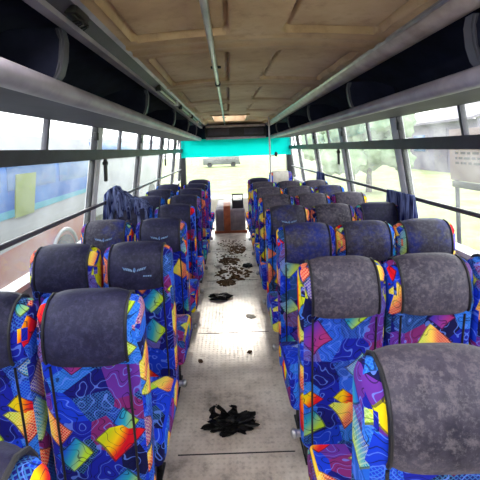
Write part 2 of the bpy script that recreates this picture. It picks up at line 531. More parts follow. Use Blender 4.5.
for side, name in ((-1, 'left'), (1, 'right')):
    def px(z, off=0.0): return XC + side * (half(z) - off)
    mb = MB()
    mb.prism_y([(px(0), 0.0), (px(SILL), SILL), (px(SILL, -0.05), SILL), (px(0, -0.05), 0.0)], Y0, Y1)
    w = struct(mb.build('wall_' + name, M['wall'], smooth=False))
    mb = MB()
    mb.prism_y([(px(SILL, 0.045), SILL - 0.03), (px(SILL, 0.045), SILL), (px(SILL, -0.03), SILL + 0.012), (px(SILL, -0.03), SILL - 0.03)], Y0, Y1, 0.006)
    struct(mb.build('trim_2' if side < 0 else 'trim_3', M['post']))
    # pillars
    for k, y in enumerate(POSTS):
        mb = MB()
        mb.prism_y([(px(SILL, 0.02), SILL), (px(TOP, 0.02), TOP), (px(TOP, -0.045), TOP), (px(SILL, -0.045), SILL)], y - 0.055, y + 0.055, 0.008)
        p = struct(mb.build('trim_%d' % (10 + k + (20 if side > 0 else 0)), M['post']))
        mb = MB()
        for dy in (-0.071, 0.055):
            mb.prism_y([(px(SILL, 0.012), SILL), (px(TOP, 0.012), TOP), (px(TOP, -0.03), TOP), (px(SILL, -0.03), SILL)], y + dy, y + dy + 0.016)
        mb.build('rubber_seal', M['gasket'], p, smooth=False)
    # transom bar
    mb = MB()
    za, zb = CAM_H - 0.05, CAM_H + 0.032
    mb.prism_y([(px(za, 0.035), za), (px(zb, 0.035), zb), (px(zb, -0.03), zb), (px(za, -0.03), za)], Y0, 8.65, 0.008)
    struct(mb.build('trim_4' if side < 0 else 'trim_5', M['frame']))
    # panes
    for k in range(len(POSTS) - 1):
        ya, yb = POSTS[k] + 0.045, POSTS[k + 1] - 0.045
        n = k + 1 + (10 if side > 0 else 0)
        mb = MB()
        mb.prism_y([(px(SILL, 0.0), SILL + 0.01), (px(za, 0.0), za), (px(za, -0.006), za), (px(SILL, -0.006), SILL + 0.01)], ya, yb)
        g = struct(mb.build('window_%d' % n, M['glass'], smooth=False))
        ym = (ya + yb) / 2 - 0.13
        mb = MB()
        mb.prism_y([(px(zb, 0.0), zb), (px(TOP, 0.0), TOP), (px(TOP, -0.006), TOP), (px(zb, -0.006), zb)], ya, ym)
        mb.prism_y([(px(zb, -0.012), zb), (px(TOP, -0.012), TOP), (px(TOP, -0.018), TOP), (px(zb, -0.018), zb)], ym, yb)
        mb.build('sliding_pane', M['glass'], g, smooth=False)
        mb = MB()
        mb.prism_y([(px(zb, 0.012), zb), (px(TOP, 0.012), TOP), (px(TOP, -0.02), TOP), (px(zb, -0.02), zb)], ym - 0.012, ym + 0.012)
        mb.build('sash_bar', M['frame'], g, smooth=False)
        mb = MB()
        yl = yb - 0.06
        mb.box(min(px(1.62, 0.0), px(1.62, 0.035)), max(px(1.62, 0.0), px(1.62, 0.035)), yl - 0.02, yl + 0.02, 1.585, 1.65, 0.006)
        mb.build('latch', M['black'], g)

# roof shell
outer = [(-half(TOP), TOP), (-1.17, 1.90), (-1.0, 2.03), (-0.6, 2.12), (0, 2.15), (0.6, 2.12), (1.0, 2.03), (1.17, 1.90), (half(TOP), TOP)]
inner = [(x * 1.045, z + 0.05) for x, z in outer]
mb = MB()
prof = [(XC + x, z) for x, z in outer] + [(XC + x, z) for x, z in inner[::-1]]
LIGHT_HATCH = ((-1.0, -0.25, XC, 0.40), (0.30, 1.10, XC, 0.40), (6.2, 7.35, 0.03, 0.31))      # roof hatches opened for light, those over the viewer unseen and added: y0, y1, centre x, half width
def roof_z(h): # outer roof line at offset h from the centre
    for (x0, z0), (x1, z1) in zip(outer, outer[1:]):
        if x0 <= h <= x1:
            return z0 + (z1 - z0) * (h - x0) / (x1 - x0)
cuts = [Y0] + [v for h in LIGHT_HATCH for v in h[:2]] + [Y1]
for a, b in zip(cuts[0::2], cuts[1::2]):
    mb.prism_y(prof, a, b)
for a, b, hx, hw in LIGHT_HATCH:  # front hatch placed so the sun throws a patch on the aisle floor
    for sgn in (-1, 1):
        h0 = hx - XC + sgn * (hw + 0.02)
        q = [(h0, roof_z(h0))] + [(x, z) for x, z in (outer if sgn > 0 else outer[::-1]) if x * sgn > h0 * sgn + 0.01]
        mb.prism_y([(XC + x, z) for x, z in q] + [(XC + x * 1.045, z + 0.05) for x, z in q[::-1]], a, b)
struct(mb.build('wall_roof', M['navy'], smooth=True, angle=60))

# ceiling lining with pressed panels
EDGE = 0.66
def ceil_z(x, y):
    t = (x - XC) / EDGE
    z = 2.045 - 0.035 * t * t
    def sm(a, lo, hi, w):
        f = lambda q: max(0.0, min(1.0, q)) ** 2 * (3 - 2 * max(0.0, min(1.0, q)))
        return f((a - lo) / w) * f((hi - a) / w)
    ph = (y - 0.9) % 1.25
    ry = sm(ph, 0.0, 0.93, 0.055)
    r = 0
    for lo, hi in ((-0.46, 0.035), (0.275, 0.77)):
        skew = 0.03 * (ph - 0.45)
        r = max(r, sm(x + (skew if lo > 0 else 0), lo, hi, 0.05))
    q = r * ry
    z += 0.014 * q + 0.040 * max(0.0, 1 - abs(q - 0.55) / 0.40) - 0.012 * max(0.0, 1 - abs(q - 0.08) / 0.08)
    rim = 0
    z -= 0.006 * sm(ph, 0.98, 1.06, 0.02) + 0.006 * sm(ph, 1.12, 1.20, 0.02)
    return z
bm = bmesh.new()
nx = 120
ys = []
y = Y0
while y < 8.35:
    ys.append(y); y += 0.016 if y < 4 else 0.025
rows = []
for y in ys:
    rows.append([bm.verts.new((XC - EDGE + 2 * EDGE * i / nx, y, ceil_z(XC - EDGE + 2 * EDGE * i / nx, y))) for i in range(nx + 1)])
for a, b in zip(rows, rows[1:]):
    for i in range(nx):
        bm.faces.new((a[i], a[i + 1], b[i + 1], b[i]))
mb = MB(); mb.bm.free(); mb.bm = bm
for f in [f for f in mb.bm.faces if any(a < f.calc_center_median().y < b and abs(f.calc_center_median().x - hx) < hw for a, b, hx, hw in LIGHT_HATCH)]:
    mb.bm.faces.remove(f)
struct(mb.build('ceiling', M['ceiling'], angle=80))

# rear wall with a big window behind the viewer, front bulkhead, windscreen
mb = MB()
mb.box(lx(0), rx(0), Y0 - 0.06, Y0, -0.02, 0.95)
mb.box(lx(1.7), rx(1.7), Y0 - 0.06, Y0, 1.80, 2.12)
struct(mb.build('wall_rear', M['wall'], smooth=False))
mb = MB(); mb.box(lx(0.9), rx(0.9), Y0 - 0.04, Y0 - 0.03, 0.95, 1.80)
struct(mb.build('window_30', M['screen_glass'], smooth=False))
mb = MB()
mb.box(lx(0), rx(0), 8.75, 8.81, -0.02, 0.38)
struct(mb.build('wall_front', M['cream'], smooth=False))
mb = MB(); mb.box(lx(1.2, 0.06), rx(1.2, 0.06), 8.76, 8.77, 0.38, 1.74)
ws = struct(mb.build('window_31', M['screen_glass'], smooth=False))
mb = MB()
for x in (lx(1.2, 0.05), rx(1.2, 0.05)):
    mb.box(x - 0.06, x + 0.06, 8.62, 8.80, 0.3, 1.76, 0.01)
struct(mb.build('trim_6', M['gasket']))
mb = MB()
mb.box(XC - 1.0, XC + 1.0, 8.70, 8.8, 1.72, 2.10, 0.01)
struct(mb.build('trim_7', M['navy']))

# sunshade film on the windscreen
mb = MB()
prof = [(8.535, 1.72), (8.542, 1.52), (8.538, 1.31), (8.534, 1.31), (8.537, 1.52), (8.531, 1.72)]
mb.prism_x(prof, lx(1.5, 0.0), rx(1.5, 0.0))
tag(mb.build('sunshade', M['cyan']), 'bright cyan sunshade film across the top of the windscreen', 'sunshade')

# destination box above the windscreen
r = empty('overhead_panel', (XC, 8.05, 1.72))
tag(r, 'dark grey overhead panel box between the two luggage racks, above windscreen', 'panel')
MB().box(-0.66, 0.66, 0.0, 0.45, -0.01, 0.27, 0.01).build('housing', M['black'], r)
MB().box(-0.64, 0.64, -0.02, 0.0, -0.03, 0.02, 0.006).build('lower_lip', M['grey_trim'], r)
MB().box(-0.64, 0.64, -0.02, 0.0, 0.225, 0.28, 0.006).build('upper_lip', M['dust_trim'], r)
MB().box(-0.1, 0.14, -0.012, 0.0, 0.09, 0.17, 0.004).build('clock_window', M['gasket'], r)
MB().box(-0.60, -0.14, -0.008, 0.0, 0.06, 0.20, 0.004).build('access_door', M['frame'], r)
MB().box(0.18, 0.60, -0.008, 0.0, 0.06, 0.20, 0.004).build('access_door', M['frame'], r)

# ------------------------------------------------------------------ luggage racks
BR = [-0.03, 1.39, 2.81, 4.23, 5.65, 7.07]
def rack(side, label):
    root = empty('luggage_rack', (XC, 0, 0))
    tag(root, label, 'luggage rack', 'overhead luggage racks')
    X = lambda h: side * h
    ya, yb = Y0 + 0.02, 8.18
    nose = []
    for k in range(15):
        a = math.pi * (-0.62 + 1.22 * k / 14)
        nose.append((X(0.785 - 0.040 * math.cos(a)), 1.717 + 0.040 * math.sin(a)))
    MB().prism_y(nose, ya, yb).build('front_rail', M['grey_trim'], root)
    MB().prism_y([(X(0.80), 1.684), (X(half(TOP) - 0.012), 1.690), (X(half(TOP) - 0.012), 1.705), (X(0.80), 1.70)], ya, yb).build('underside', M['under'], root, smooth=False)
    MB().prism_y([(X(0.82), 1.705), (X(1.19), 1.708), (X(1.19), 1.72), (X(0.82), 1.717)], ya, yb).build('shelf', M['navy'], root, smooth=False)
    for y in BR:
        y += 0.0
        b = MB().prism_y([(X(0.80), 1.722), (X(1.15), 1.722), (X(1.08), 1.90), (X(0.94), 1.945), (X(0.775), 1.945), (X(0.755), 1.90), (X(0.765), 1.80)], y - 0.025, y + 0.025, 0.004).build('divider', M['navy'], root, angle=30)
        pts = [(X(0.752), 1.944), (X(0.742), 1.90), (X(0.747), 1.83), (X(0.762), 1.775), (X(0.785), 1.745)]
        prof = pts + [(x + X(0.022), z) for x, z in pts[::-1]]
        MB().prism_y(prof, y - 0.030, y + 0.030, 0.008).build('edge_cap', M['cap'], b)
    MB().tube([(X(1.06), ya + 0.1, 1.745), (X(1.06), yb - 0.1, 1.745)], 0.028, 8).build('inner_pipe', M['slate'], root)
    return root
rack(-1, 'long grey-nosed overhead luggage rack with navy lining, above the left windows')
rack(1, 'long grey-nosed overhead luggage rack with navy lining, above the right windows')

# ceiling surrounds of the hatches opened for light
for k, (a, b, hx, hw) in enumerate(LIGHT_HATCH):
    mb = MB()
    for x0, x1, y0, y1 in ((hx - hw - .02, hx - hw + .02, a - .02, b + .02), (hx + hw - .02, hx + hw + .02, a - .02, b + .02),
                           (hx - hw + .02, hx + hw - .02, a - .02, a + .02), (hx - hw + .02, hx + hw - .02, b - .02, b + .02)):
        mb.box(x0, x1, y0, y1, 2.028, 2.20)
    struct(mb.build('trim_%d' % (40 + k), M['ceiling'], smooth=False))

# lamp channels along the ceiling edges
root = empty('lamp_channel', (XC, 0, 0))
tag(root, 'open grey lamp channel with bare tubes along left ceiling edge', 'lamp channel')
MB().prism_y([(-0.745, 1.965), (-0.725, 1.96), (-0.70, 1.985), (-0.665, 2.018), (-0.65, 2.03), (-0.655, 2.042), (-0.70, 2.025), (-0.745, 1.995)], Y0 + .02, 8.18).build('trough', M['frame'], root, angle=25)
MB().prism_y([(-0.765, 1.952), (-0.716, 1.946), (-0.714, 1.966), (-0.765, 1.972)], Y0 + .02, 8.18, 0.003).build('lower_edge', M['grey_trim'], root)
MB().prism_y([(-0.672, 2.000), (-0.640, 2.018), (-0.643, 2.034), (-0.672, 2.016)], Y0 + .02, 8.18, 0.002).build('upper_edge', M['grey_trim'], root)
for y0 in (-1.1, 0.1, 2.95, 4.3, 5.6):
    tb = MB().tube([(-0.692, y0, 1.975), (-0.692, y0 + 1.0, 1.975)], 0.011, 8).build('lamp_or_fill_tube', M['fill_tube'] if y0 < 1 else M['tube_green'], root)  # unseen tubes over the viewer lit as added fill, the rest unlit
    for e in (0.0, 1.0):
        MB().box(-0.712, -0.672, y0 + e - 0.035, y0 + e + 0.01, 1.952, 2.0, 0.006).build('lamp_holder', M['black'] if e == 0 else M['post'], tb)
g = MB()
g.box(-0.715, -0.665, 1.30, 1.42, 1.972, 2.0, 0.006)
for k in range(5):
    g.tube([(-0.69, 1.32 + 0.02 * k, 1.975), (-0.66 - 0.02 * random.random(), 1.33 + 0.02 * k, 1.955), (-0.70, 1.35 + 0.025 * k, 1.958)], 0.004, 6)
g.build('bare_fitting', M['black'], root)

root = empty('lamp_channel', (XC, 0, 0))
tag(root, 'closed dusty lamp channel with pale highlight along right ceiling edge', 'lamp channel')
MB().prism_y([(0.76, 1.955), (0.725, 1.948), (0.69, 1.968), (0.655, 2.005), (0.645, 2.03), (0.66, 2.042), (0.72, 2.02), (0.76, 1.985)], Y0 + .02, 8.18, 0.004).build('channel_cover', M['dust_trim'], root, angle=50)
MB().prism_y([(0.662, 1.992), (0.655, 2.002), (0.648, 1.997), (0.655, 1.988)], Y0 + .02, 8.18).build('bead', M['bright_steel'], root)

# ceiling handrail
root = empty('ceiling_handrail', (-0.07, 0, 2.0))
tag(root, 'long steel handrail hanging under the ceiling over the aisle', 'handrail')
MB().tube([(0, -1.0, -0.005), (0, 2.95, -0.005)], 0.0155, 12).build('rail', M['bright_steel'], root)
MB().tube([(0, 2.95, -0.005), (0, 7.9, -0.005)], 0.013, 12).build('rail', M['bright_steel'], root)
MB().tube([(0, 2.91, -0.005), (0, 2.98, -0.005)], 0.022, 12).build('joint_sleeve', M['black'], root)
for y in (0.0, 2.55, 4.6, 6.6):
    g = MB(); g.tube([(0, y, 0.0), (0, y, 0.045)], 0.008, 8)
    g.box(-0.035, 0.035, y - 0.012, y + 0.012, 0.030, 0.045, 0.003)
    g.build('bracket', M['black'], root)

# window rails
for side in (-1, 1):
    root = empty('window_rail', (XC + side * (half(1.05) - 0.045), 0, 1.05))
    tag(root, 'thin dark guard rail running across the %s windows' % ('left' if side < 0 else 'right'), 'rail')
    MB().tube([(0, Y0 + 0.05, 0), (0, 8.5, 0)], 0.015, 10).build('bar', M['frame'], root)
    MB().tube([(-side * 0.006, Y0 + 0.05, 0.013), (-side * 0.006, 8.5, 0.013)], 0.004, 6).build('top_bead', M['bright_steel'], root)
    for y in POSTS[1:-1]:
        MB().tube([(0, y, 0), (side * 0.04, y, 0)], 0.010, 8).build('bracket', M['black'], root)

# ------------------------------------------------------------------ seats
# outline of a backrest seen from the side, local y forward, z up
REAR = [(0.165, 0.14), (0.145, 0.30), (0.115, 0.48), (0.085, 0.64), (0.062, 0.76)]
TOPARC = [(0.040, 0.82), (0.032, 0.87), (0.034, 0.92), (0.048, 0.962), (0.075, 0.990), (0.108, 1.0), (0.140, 0.988), (0.162, 0.958), (0.172, 0.91), (0.178, 0.84)]
FRONT = [(0.200, 0.70), (0.245, 0.52), (0.285, 0.38), (0.290, 0.20), (0.275, 0.14)]
TOPARC = [(y, z - 0.018) for y, z in TOPARC]
OUT = REAR + TOPARC + FRONT
BW = 0.165          # half width of a back

def offset_line(pts, d):
    res = []
    for i, p in enumerate(pts):
        a = Vector(pts[max(i - 1, 0)]); b = Vector(pts[min(i + 1, len(pts) - 1)])
        t = (b - a).normalized()
        n = Vector((-t.y, t.x))     # outline runs up the rear and over: outside is to its left
        res.append((p[0] + n.x * d, p[1] + n.y * d))
    return res

def resample(pts, n):
    P = [Vector(p) for p in pts]
    L = [0]
    for a, b in zip(P, P[1:]):
        L.append(L[-1] + (b - a).length)
    res = []
    for k in range(n):
        s = L[-1] * k / (n - 1)
        i = 0
        while i < len(L) - 2 and L[i + 1] < s:
            i += 1
        f = (s - L[i]) / max(1e-9, L[i + 1] - L[i])
        res.append(tuple(P[i].lerp(P[i + 1], f)))
    return res

CW = 0.136
COVER_PATH = resample([(0.052, 0.785)] + TOPARC, 26)

def cover_mesh():
    m = MB()
    bm = m.bm
    n = len(COVER_PATH)
    nxs = 13
    grid = []
    for j in range(nxs):
        fx = -1 + 2 * j / (nxs - 1)
        x = fx * CW
        row = []
        puff = 0.006 + 0.018 * (1 - abs(fx) ** 4)
        for i, q in enumerate(offset_line(COVER_PATH, puff)):
            row.append(bm.verts.new((x, q[0], q[1])))
        base = []
        grid.append(row)
    for j in range(nxs - 1):
        for i in range(n - 1):
            bm.faces.new((grid[j][i], grid[j + 1][i], grid[j + 1][i + 1], grid[j][i + 1]))
    # hem turned in to the back all round
    inner = {}
    inn = offset_line(COVER_PATH, -0.004)
    def iv(j, i):
        if (j, i) not in inner:
            inner[(j, i)] = bm.verts.new((grid[j][0].co.x * 0.995, inn[i][0], inn[i][1]))
        return inner[(j, i)]
    for j in range(nxs - 1):
        bm.faces.new((grid[j + 1][0], grid[j][0], iv(j, 0), iv(j + 1, 0)))
        bm.faces.new((grid[j][n - 1], grid[j + 1][n - 1], iv(j + 1, n - 1), iv(j, n - 1)))
    for i in range(n - 1):
        bm.faces.new((grid[0][i], grid[0][i + 1], iv(0, i + 1), iv(0, i)))
        bm.faces.new((grid[-1][i + 1], grid[-1][i], iv(nxs - 1, i), iv(nxs - 1, i + 1)))
    bmesh.ops.recalc_face_normals(bm, faces=list(bm.faces))
    return m

def emblem_mesh(text=False):
    """small winged badge printed on the rear of a headrest cover"""
    m = MB()
    path = offset_line(COVER_PATH, 0.0255)
    def yz(z):
        for a, b in zip(path, path[1:]):
            if a[1] <= z <= b[1] and b[1] > a[1]:
                f = (z - a[1]) / (b[1] - a[1])
                return a[0] + (b[0] - a[0]) * f
        return path[0][0]
    def poly(pts):
        vs = [m.bm.verts.new((x, yz(z) - 0.0008, z)) for x, z in pts]
        m.bm.faces.new(vs)
    zc = 0.882
    if not text:
        for s in (-1, 1):
            for k in range(4):
                x0 = 0.011 + 0.012 * k; z0 = zc + 0.003 * k
                poly([(s * x0, z0 - 0.008), (s * (x0 + 0.007), z0 - 0.006), (s * (x0 + 0.014), z0 + 0.008), (s * (x0 + 0.004), z0 + 0.002)])
        poly([(0, zc - 0.013), (0.008, zc - 0.002), (0.004, zc + 0.009), (0, zc + 0.012), (-0.004, zc + 0.009), (-0.008, zc - 0.002)])
    for k in range(4 if text else 0):
        x = 0.045 + 0.011 * k
        poly([(x, zc - 0.034), (x + 0.007, zc - 0.034), (x + 0.007, zc - 0.028), (x, zc - 0.028)])
    bmesh.ops.recalc_face_normals(m.bm, faces=list(m.bm.faces))
    r = bmesh.ops.extrude_face_region(m.bm, geom=list(m.bm.faces))
    for v in [g for g in r['geom'] if isinstance(g, bmesh.types.BMVert)]:
        v.co.y += 0.004
    return m

def make_seat(side, aisle, cover):
    """side -1: left block, +1: right block; aisle seats have a cushion reaching out towards the aisle"""
    root = empty('bus_seat')
    m = MB(); m.prism_x(OUT, -BW, BW, 0.034, 4)
    # the back swells towards its middle
    for v in m.bm.verts:
        if v.co.y > 0.06:
            k = max(0.0, 1 - abs((v.co.y - 0.13) / 0.16))
            v.co.x *= 1 + 0.085 * min(1.0, k * 1.5)
    m.uv_box().build('backrest', M['fabric'], root, angle=50)
    cv = cover_mesh().build('headrest_cover', M[cover], root, angle=60)
    for s in (-1, 1):
        path = offset_line(COVER_PATH, 0.008)
        MB().tube([(s * (CW + 0.001), q[0], q[1]) for q in path], 0.0058, 6).build('edge_piping', M['piping'], cv)
    rear = [(q[0] - 0.001, q[1]) for q in resample([(0.163, 0.155)] + REAR[1:], 10)]
    for s in (-1, 1):
        MB().tube([(s * (BW - 0.032), q[0], q[1]) for q in rear], 0.0045, 6).build('back_piping', M['piping'], root)
    xa, xb = -0.172, 0.172
    if aisle:
        if side < 0: xb = 0.212
        else: xa = -0.213
    prof = [(0.24, 0.26), (0.24, 0.36), (0.27, 0.385), (0.45, 0.40), (0.60, 0.392), (0.64, 0.36), (0.645, 0.30), (0.62, 0.25)]
    MB().prism_x(prof, xa, xb, 0.028, 3).uv_box().build('cushion', M['fabric'], root, angle=50)
    f = MB()
    f.box(-0.165, 0.165, 0.19, 0.58, 0.215, 0.245, 0.005)
    f.box(-0.168, 0.168, 0.172, 0.192, 0.105, 0.145, 0.004)
    f.box(-0.168, -0.148, 0.18, 0.28, 0.12, 0.24, 0.004)
    f.box(0.148, 0.168, 0.18, 0.28, 0.12, 0.24, 0.004)
    fr = f.build('seat_frame', M['steel'], root)
    for s in (-1, 1):
        g = MB()
        g.tube([(s * 0.13, 0.27, 0.0), (s * 0.13, 0.30, 0.215)], 0.014, 8)
        g.tube([(s * 0.13, 0.52, 0.0), (s * 0.13, 0.50, 0.215)], 0.014, 8)
        g.box(s * 0.13 - 0.02, s * 0.13 + 0.02, 0.24, 0.56, 0.0, 0.012, 0.003)
        g.build('leg', M['steel'], root)
    if aisle:
        s = 1 if side < 0 else -1
        g = MB()
        g.tube([(s * 0.165, 0.21, 0.175), (s * 0.205, 0.21, 0.175)], 0.016, 10)
        g.ball((s * 0.205, 0.21, 0.175), (0.018, 0.022, 0.022), 2)
        g.build('recline_knob', M['bright_steel'], root)
    return root

protos = {}
seat_n = [0]
def seat(side, aisle, cover, x, d, label, emblem=False, rz=0.0):
    key = (side if aisle else 0, aisle, cover)
    if key not in protos:
        o = protos[key] = make_seat(side, aisle, cover)
    else:
        src = protos[key]
        o = src.copy(); C.objects.link(o)
        for ch in kids(src):
            c = ch.copy(); C.objects.link(c); c.parent = o
            for g in kids(ch):
                if g.name.startswith(('emblem', 'printed_text')):
                    continue
                q = g.copy(); C.objects.link(q); q.parent = c
    o.location = (x, d - 0.095, 0)
    o.rotation_euler = (0, 0, rz)
    tag(o, label, 'bus seat', 'patterned bus seats in rows')
    if emblem:
        cv = [c for c in kids(o) if c.name.startswith('headrest_cover')][0]
        e = emblem_data.get('o')
        if e is None:
            e = emblem_data['o'] = emblem_mesh().build('emblem', M['emblem'], cv, smooth=False)
            tag(emblem_mesh(True).build('printed_text', M['emblem'], cv, smooth=False), kind='stuff')
        else:
            e2 = e.copy(); C.objects.link(e2); e2.parent = cv
    return o
emblem_data = {}

LA, LW = -0.502, -0.887
RA, RM, RW = 0.457, 0.824, 1.192
J = lambda: random.uniform(-0.008, 0.008)
lrow = [0.595] + [0.63 + 0.68 * k for k in range(1, 9)]
rrow = [0.86 + 0.735 * k for k in range(8)]
left_aisle = [
    ('cover', 'patterned seat whose blue top corner alone peeps in at lower left', False),
    ('cover', 'large patterned blue seat with spotted dark headrest, in the left foreground', False),
    ('cover', 'left aisle seat with winged badge on headrest, directly ahead of the large foreground seat', True),
    ('cover', 'left aisle seat with badge, third headrest ahead of the lower left corner seat', True),
    ('cover', 'left aisle seat, fourth headrest ahead of the lower left corner seat', False),
    ('cover', 'left aisle seat, fifth headrest ahead of the lower left corner seat', False),
    ('cover', 'left aisle seat, third from the front end of its column', False),
    ('cover', 'left aisle seat, second from the front end of its column', False),
    ('cover', 'left aisle seat farthest forward, closest to the windscreen', False)]
for (cv, lb, em), d in zip(left_aisle, lrow):
    seat(-1, True, cv, LA, d, lb, em, J() * 0.6)
left_win = {
    1: ('cover', 'patterned seat cut by the left picture edge, beside the large foreground seat', False),
    2: ('cover', 'left window seat with plain dark headrest under the large blue livery view', False),
    3: ('cover_blue', 'left window seat with blue badge, just behind the crumpled blue curtain', True),
    4: ('cover', 'left window seat beneath the crumpled blue curtain', False),
    5: ('cover', 'left window seat just ahead of the crumpled blue curtain', False),
    6: ('cover', 'left window seat, second ahead of the crumpled blue curtain', False),
    7: ('cover', 'foremost left window seat, third ahead of the crumpled blue curtain', False)}
for k, (cv, lb, em) in left_win.items():
    seat(-1, False, cv, LW, lrow[k], lb, em, J())
right_aisle = [
    ('cover_dusty', 'huge grey-topped patterned seat filling the lower right corner', False),
    ('cover_dusty', 'right aisle seat with tall patterned back, directly ahead of the huge corner seat', False),
    ('cover_blue', 'right aisle seat, second ahead of the huge corner seat, blue-stained headrest', False),
    ('cover_blue', 'right aisle seat with small badge, third ahead of the huge corner seat', True),
    ('cover_dusty', 'right aisle seat, fourth ahead of the huge corner seat', False),
    ('cover_dusty', 'right aisle seat, third from the front end of its column', False),
    ('cover_dusty', 'right aisle seat, second from the front end of its column', False),
    ('cover', 'right aisle seat farthest forward, beside the upright pole', False)]
for (cv, lb, em), d in zip(right_aisle, rrow):
    seat(1, True, cv, RA, d, lb, em, J())
right_mid = [
    ('cover_dusty', 'right middle seat with spotted grey headrest, cut by the right picture edge'),
    ('cover_blue', 'right middle seat with blue-stained headrest, second of the middle column'),
    ('cover_dusty', 'right middle seat with brownish grey headrest, third of the middle column'),
    ('cover_dusty', 'right middle seat, fourth of the middle column'),
    ('cover_dusty', 'right middle seat, fifth of the middle column'),
    ('cover_dusty', 'foremost seat of the right middle column')]
for (cv, lb), d in zip(right_mid, rrow[1:7]):
    seat(1, False, cv, RM, d, lb, False, J())
right_win = [
    ('cover', 'right window seat, only its edge showing at the right picture edge'),
    ('cover_blue', 'right window seat with dark blue headrest, behind the hanging blue curtain'),
    ('cover', 'right window seat half hidden by the hanging blue curtain'),
    ('cover_dusty', 'right window seat with grey headrest, just ahead of the hanging curtain'),
    ('cover_blue', 'right window seat with bluish headrest, second ahead of the hanging curtain'),
    ('cover_dusty', 'foremost right window seat, near the small far curtain')]
for (cv, lb), d in zip(right_win, rrow[1:7]):
    seat(1, False, cv, RW, d, lb, False, J())

# ------------------------------------------------------------------ curtains
def curtain_mesh(width, height, folds, amp, thick=0.004, gather=0.0, seed=0, nu=72, nv=18):
    """cloth hung over a rail: local x along the rail, z down from 0, folds in y"""
    rnd = random.Random(seed)
    ph = [rnd.uniform(0, 6.28) for _ in range(4)]
    bm = bmesh.new()
    def P(u, v, o):
        x = (u - 0.5) * width * (1 - gather * (1 - v))
        a = amp * (0.45 + 0.7 * v)
        sv = math.sin(2 * math.pi * folds * u + ph[0] + 0.6 * math.sin(5 * u + ph[1]))
        y = a * math.copysign(abs(sv) ** 0.7, sv) + 0.3 * a * math.sin(2 * math.pi * folds * 2.3 * u + ph[2] + v)
        h = height * (1 + 0.05 * math.sin(6 * u + ph[3]))
        return Vector((x, y + o, -h * v))
    F = [[bm.verts.new(P(i / nu, j / nv, 0)) for i in range(nu + 1)] for j in range(nv + 1)]
    for j in range(nv):
        for i in range(nu):
            bm.faces.new((F[j][i], F[j][i + 1], F[j + 1][i + 1], F[j + 1][i]))
    m = MB(); m.bm.free(); m.bm = bm
    return m

def solidify(o, t):
    md = o.modifiers.new('thickness', 'SOLIDIFY'); md.thickness = t; md.offset = 0
    return o

# right curtain: hangs from the rail at the pillar
def hung(x, y, w, h, folds, amp, seed, label):
    root = empty('curtain', (x, y, 1.085), math.pi / 2)
    tag(root, label, 'curtain')
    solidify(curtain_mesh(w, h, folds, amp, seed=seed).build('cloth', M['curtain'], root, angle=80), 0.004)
    return root
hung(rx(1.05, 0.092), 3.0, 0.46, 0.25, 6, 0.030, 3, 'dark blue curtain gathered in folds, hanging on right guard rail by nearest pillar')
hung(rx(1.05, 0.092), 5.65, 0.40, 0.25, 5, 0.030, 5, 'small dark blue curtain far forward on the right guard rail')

# left: crumpled curtain thrown over the rail and the window seat
def heap():
    bm = bmesh.new()
    nu, nv = 60, 40
    F = []
    for j in range(nv + 1):
        row = []
        for i in range(nu + 1):
            u, v = i / nu, j / nv
            # u runs from the wall (0) across the seat (1); v from the rear hem over the top to the front hem
            x = -1.125 + 0.40 * u
            s = (v - 0.5) * 2
            top = 1.165 - 0.25 * max(0.0, u - 0.22) ** 1.1 + 0.012 * math.sin(9 * u) - 0.30 * max(0, 0.18 - u)
            drop = 0.30 + 0.05 * math.sin(7 * u + 1) - 0.13 * u
            k = abs(s)
            z = top - drop * max(0.0, k - 0.28) ** 0.9 * 1.3
            fold = 0.024 * math.sin(30 * u + 4 * s) * (0.35 + k) + 0.012 * math.sin(53 * u - 3 * s)
            yy = 3.40 + (0.105 * math.tanh(2.6 * s) + 0.02 * s) + (fold if s > 0 else -fold)
            p = Vector((x, yy, z + 0.10 * fold + 0.012 * noise.noise(Vector((x * 14, s * 3, 1.7)))))
            row.append(bm.verts.new(p))
        F.append(row)
    for j in range(nv):
        for i in range(nu):
            bm.faces.new((F[j][i], F[j][i + 1], F[j + 1][i + 1], F[j + 1][i]))
    m = MB(); m.bm.free(); m.bm = bm
    return m
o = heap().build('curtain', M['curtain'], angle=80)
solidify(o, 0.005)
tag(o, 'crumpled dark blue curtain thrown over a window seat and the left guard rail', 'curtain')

# tie straps hanging on the pillars
for (x, y, z, lb) in ((lx(1.35, 0.05), 3.2, 1.40, 'short black strap hanging on left pillar above the crumpled curtain'),
                      (lx(1.35, 0.05), 6.2, 1.40, 'small black strap on the far left pillar'),
                      (rx(1.35, 0.05), 4.7, 1.40, 'small black strap on the second right pillar')):
    m = MB(); m.box(x - 0.012, x + 0.012, y - 0.022, y + 0.022, z - 0.16, z + 0.03, 0.008)
    m.box(x - 0.018, x + 0.018, y - 0.028, y + 0.028, z - 0.02, z + 0.01, 0.006)
    tag(m.build('strap', M['black']), lb, 'strap', 'window straps')

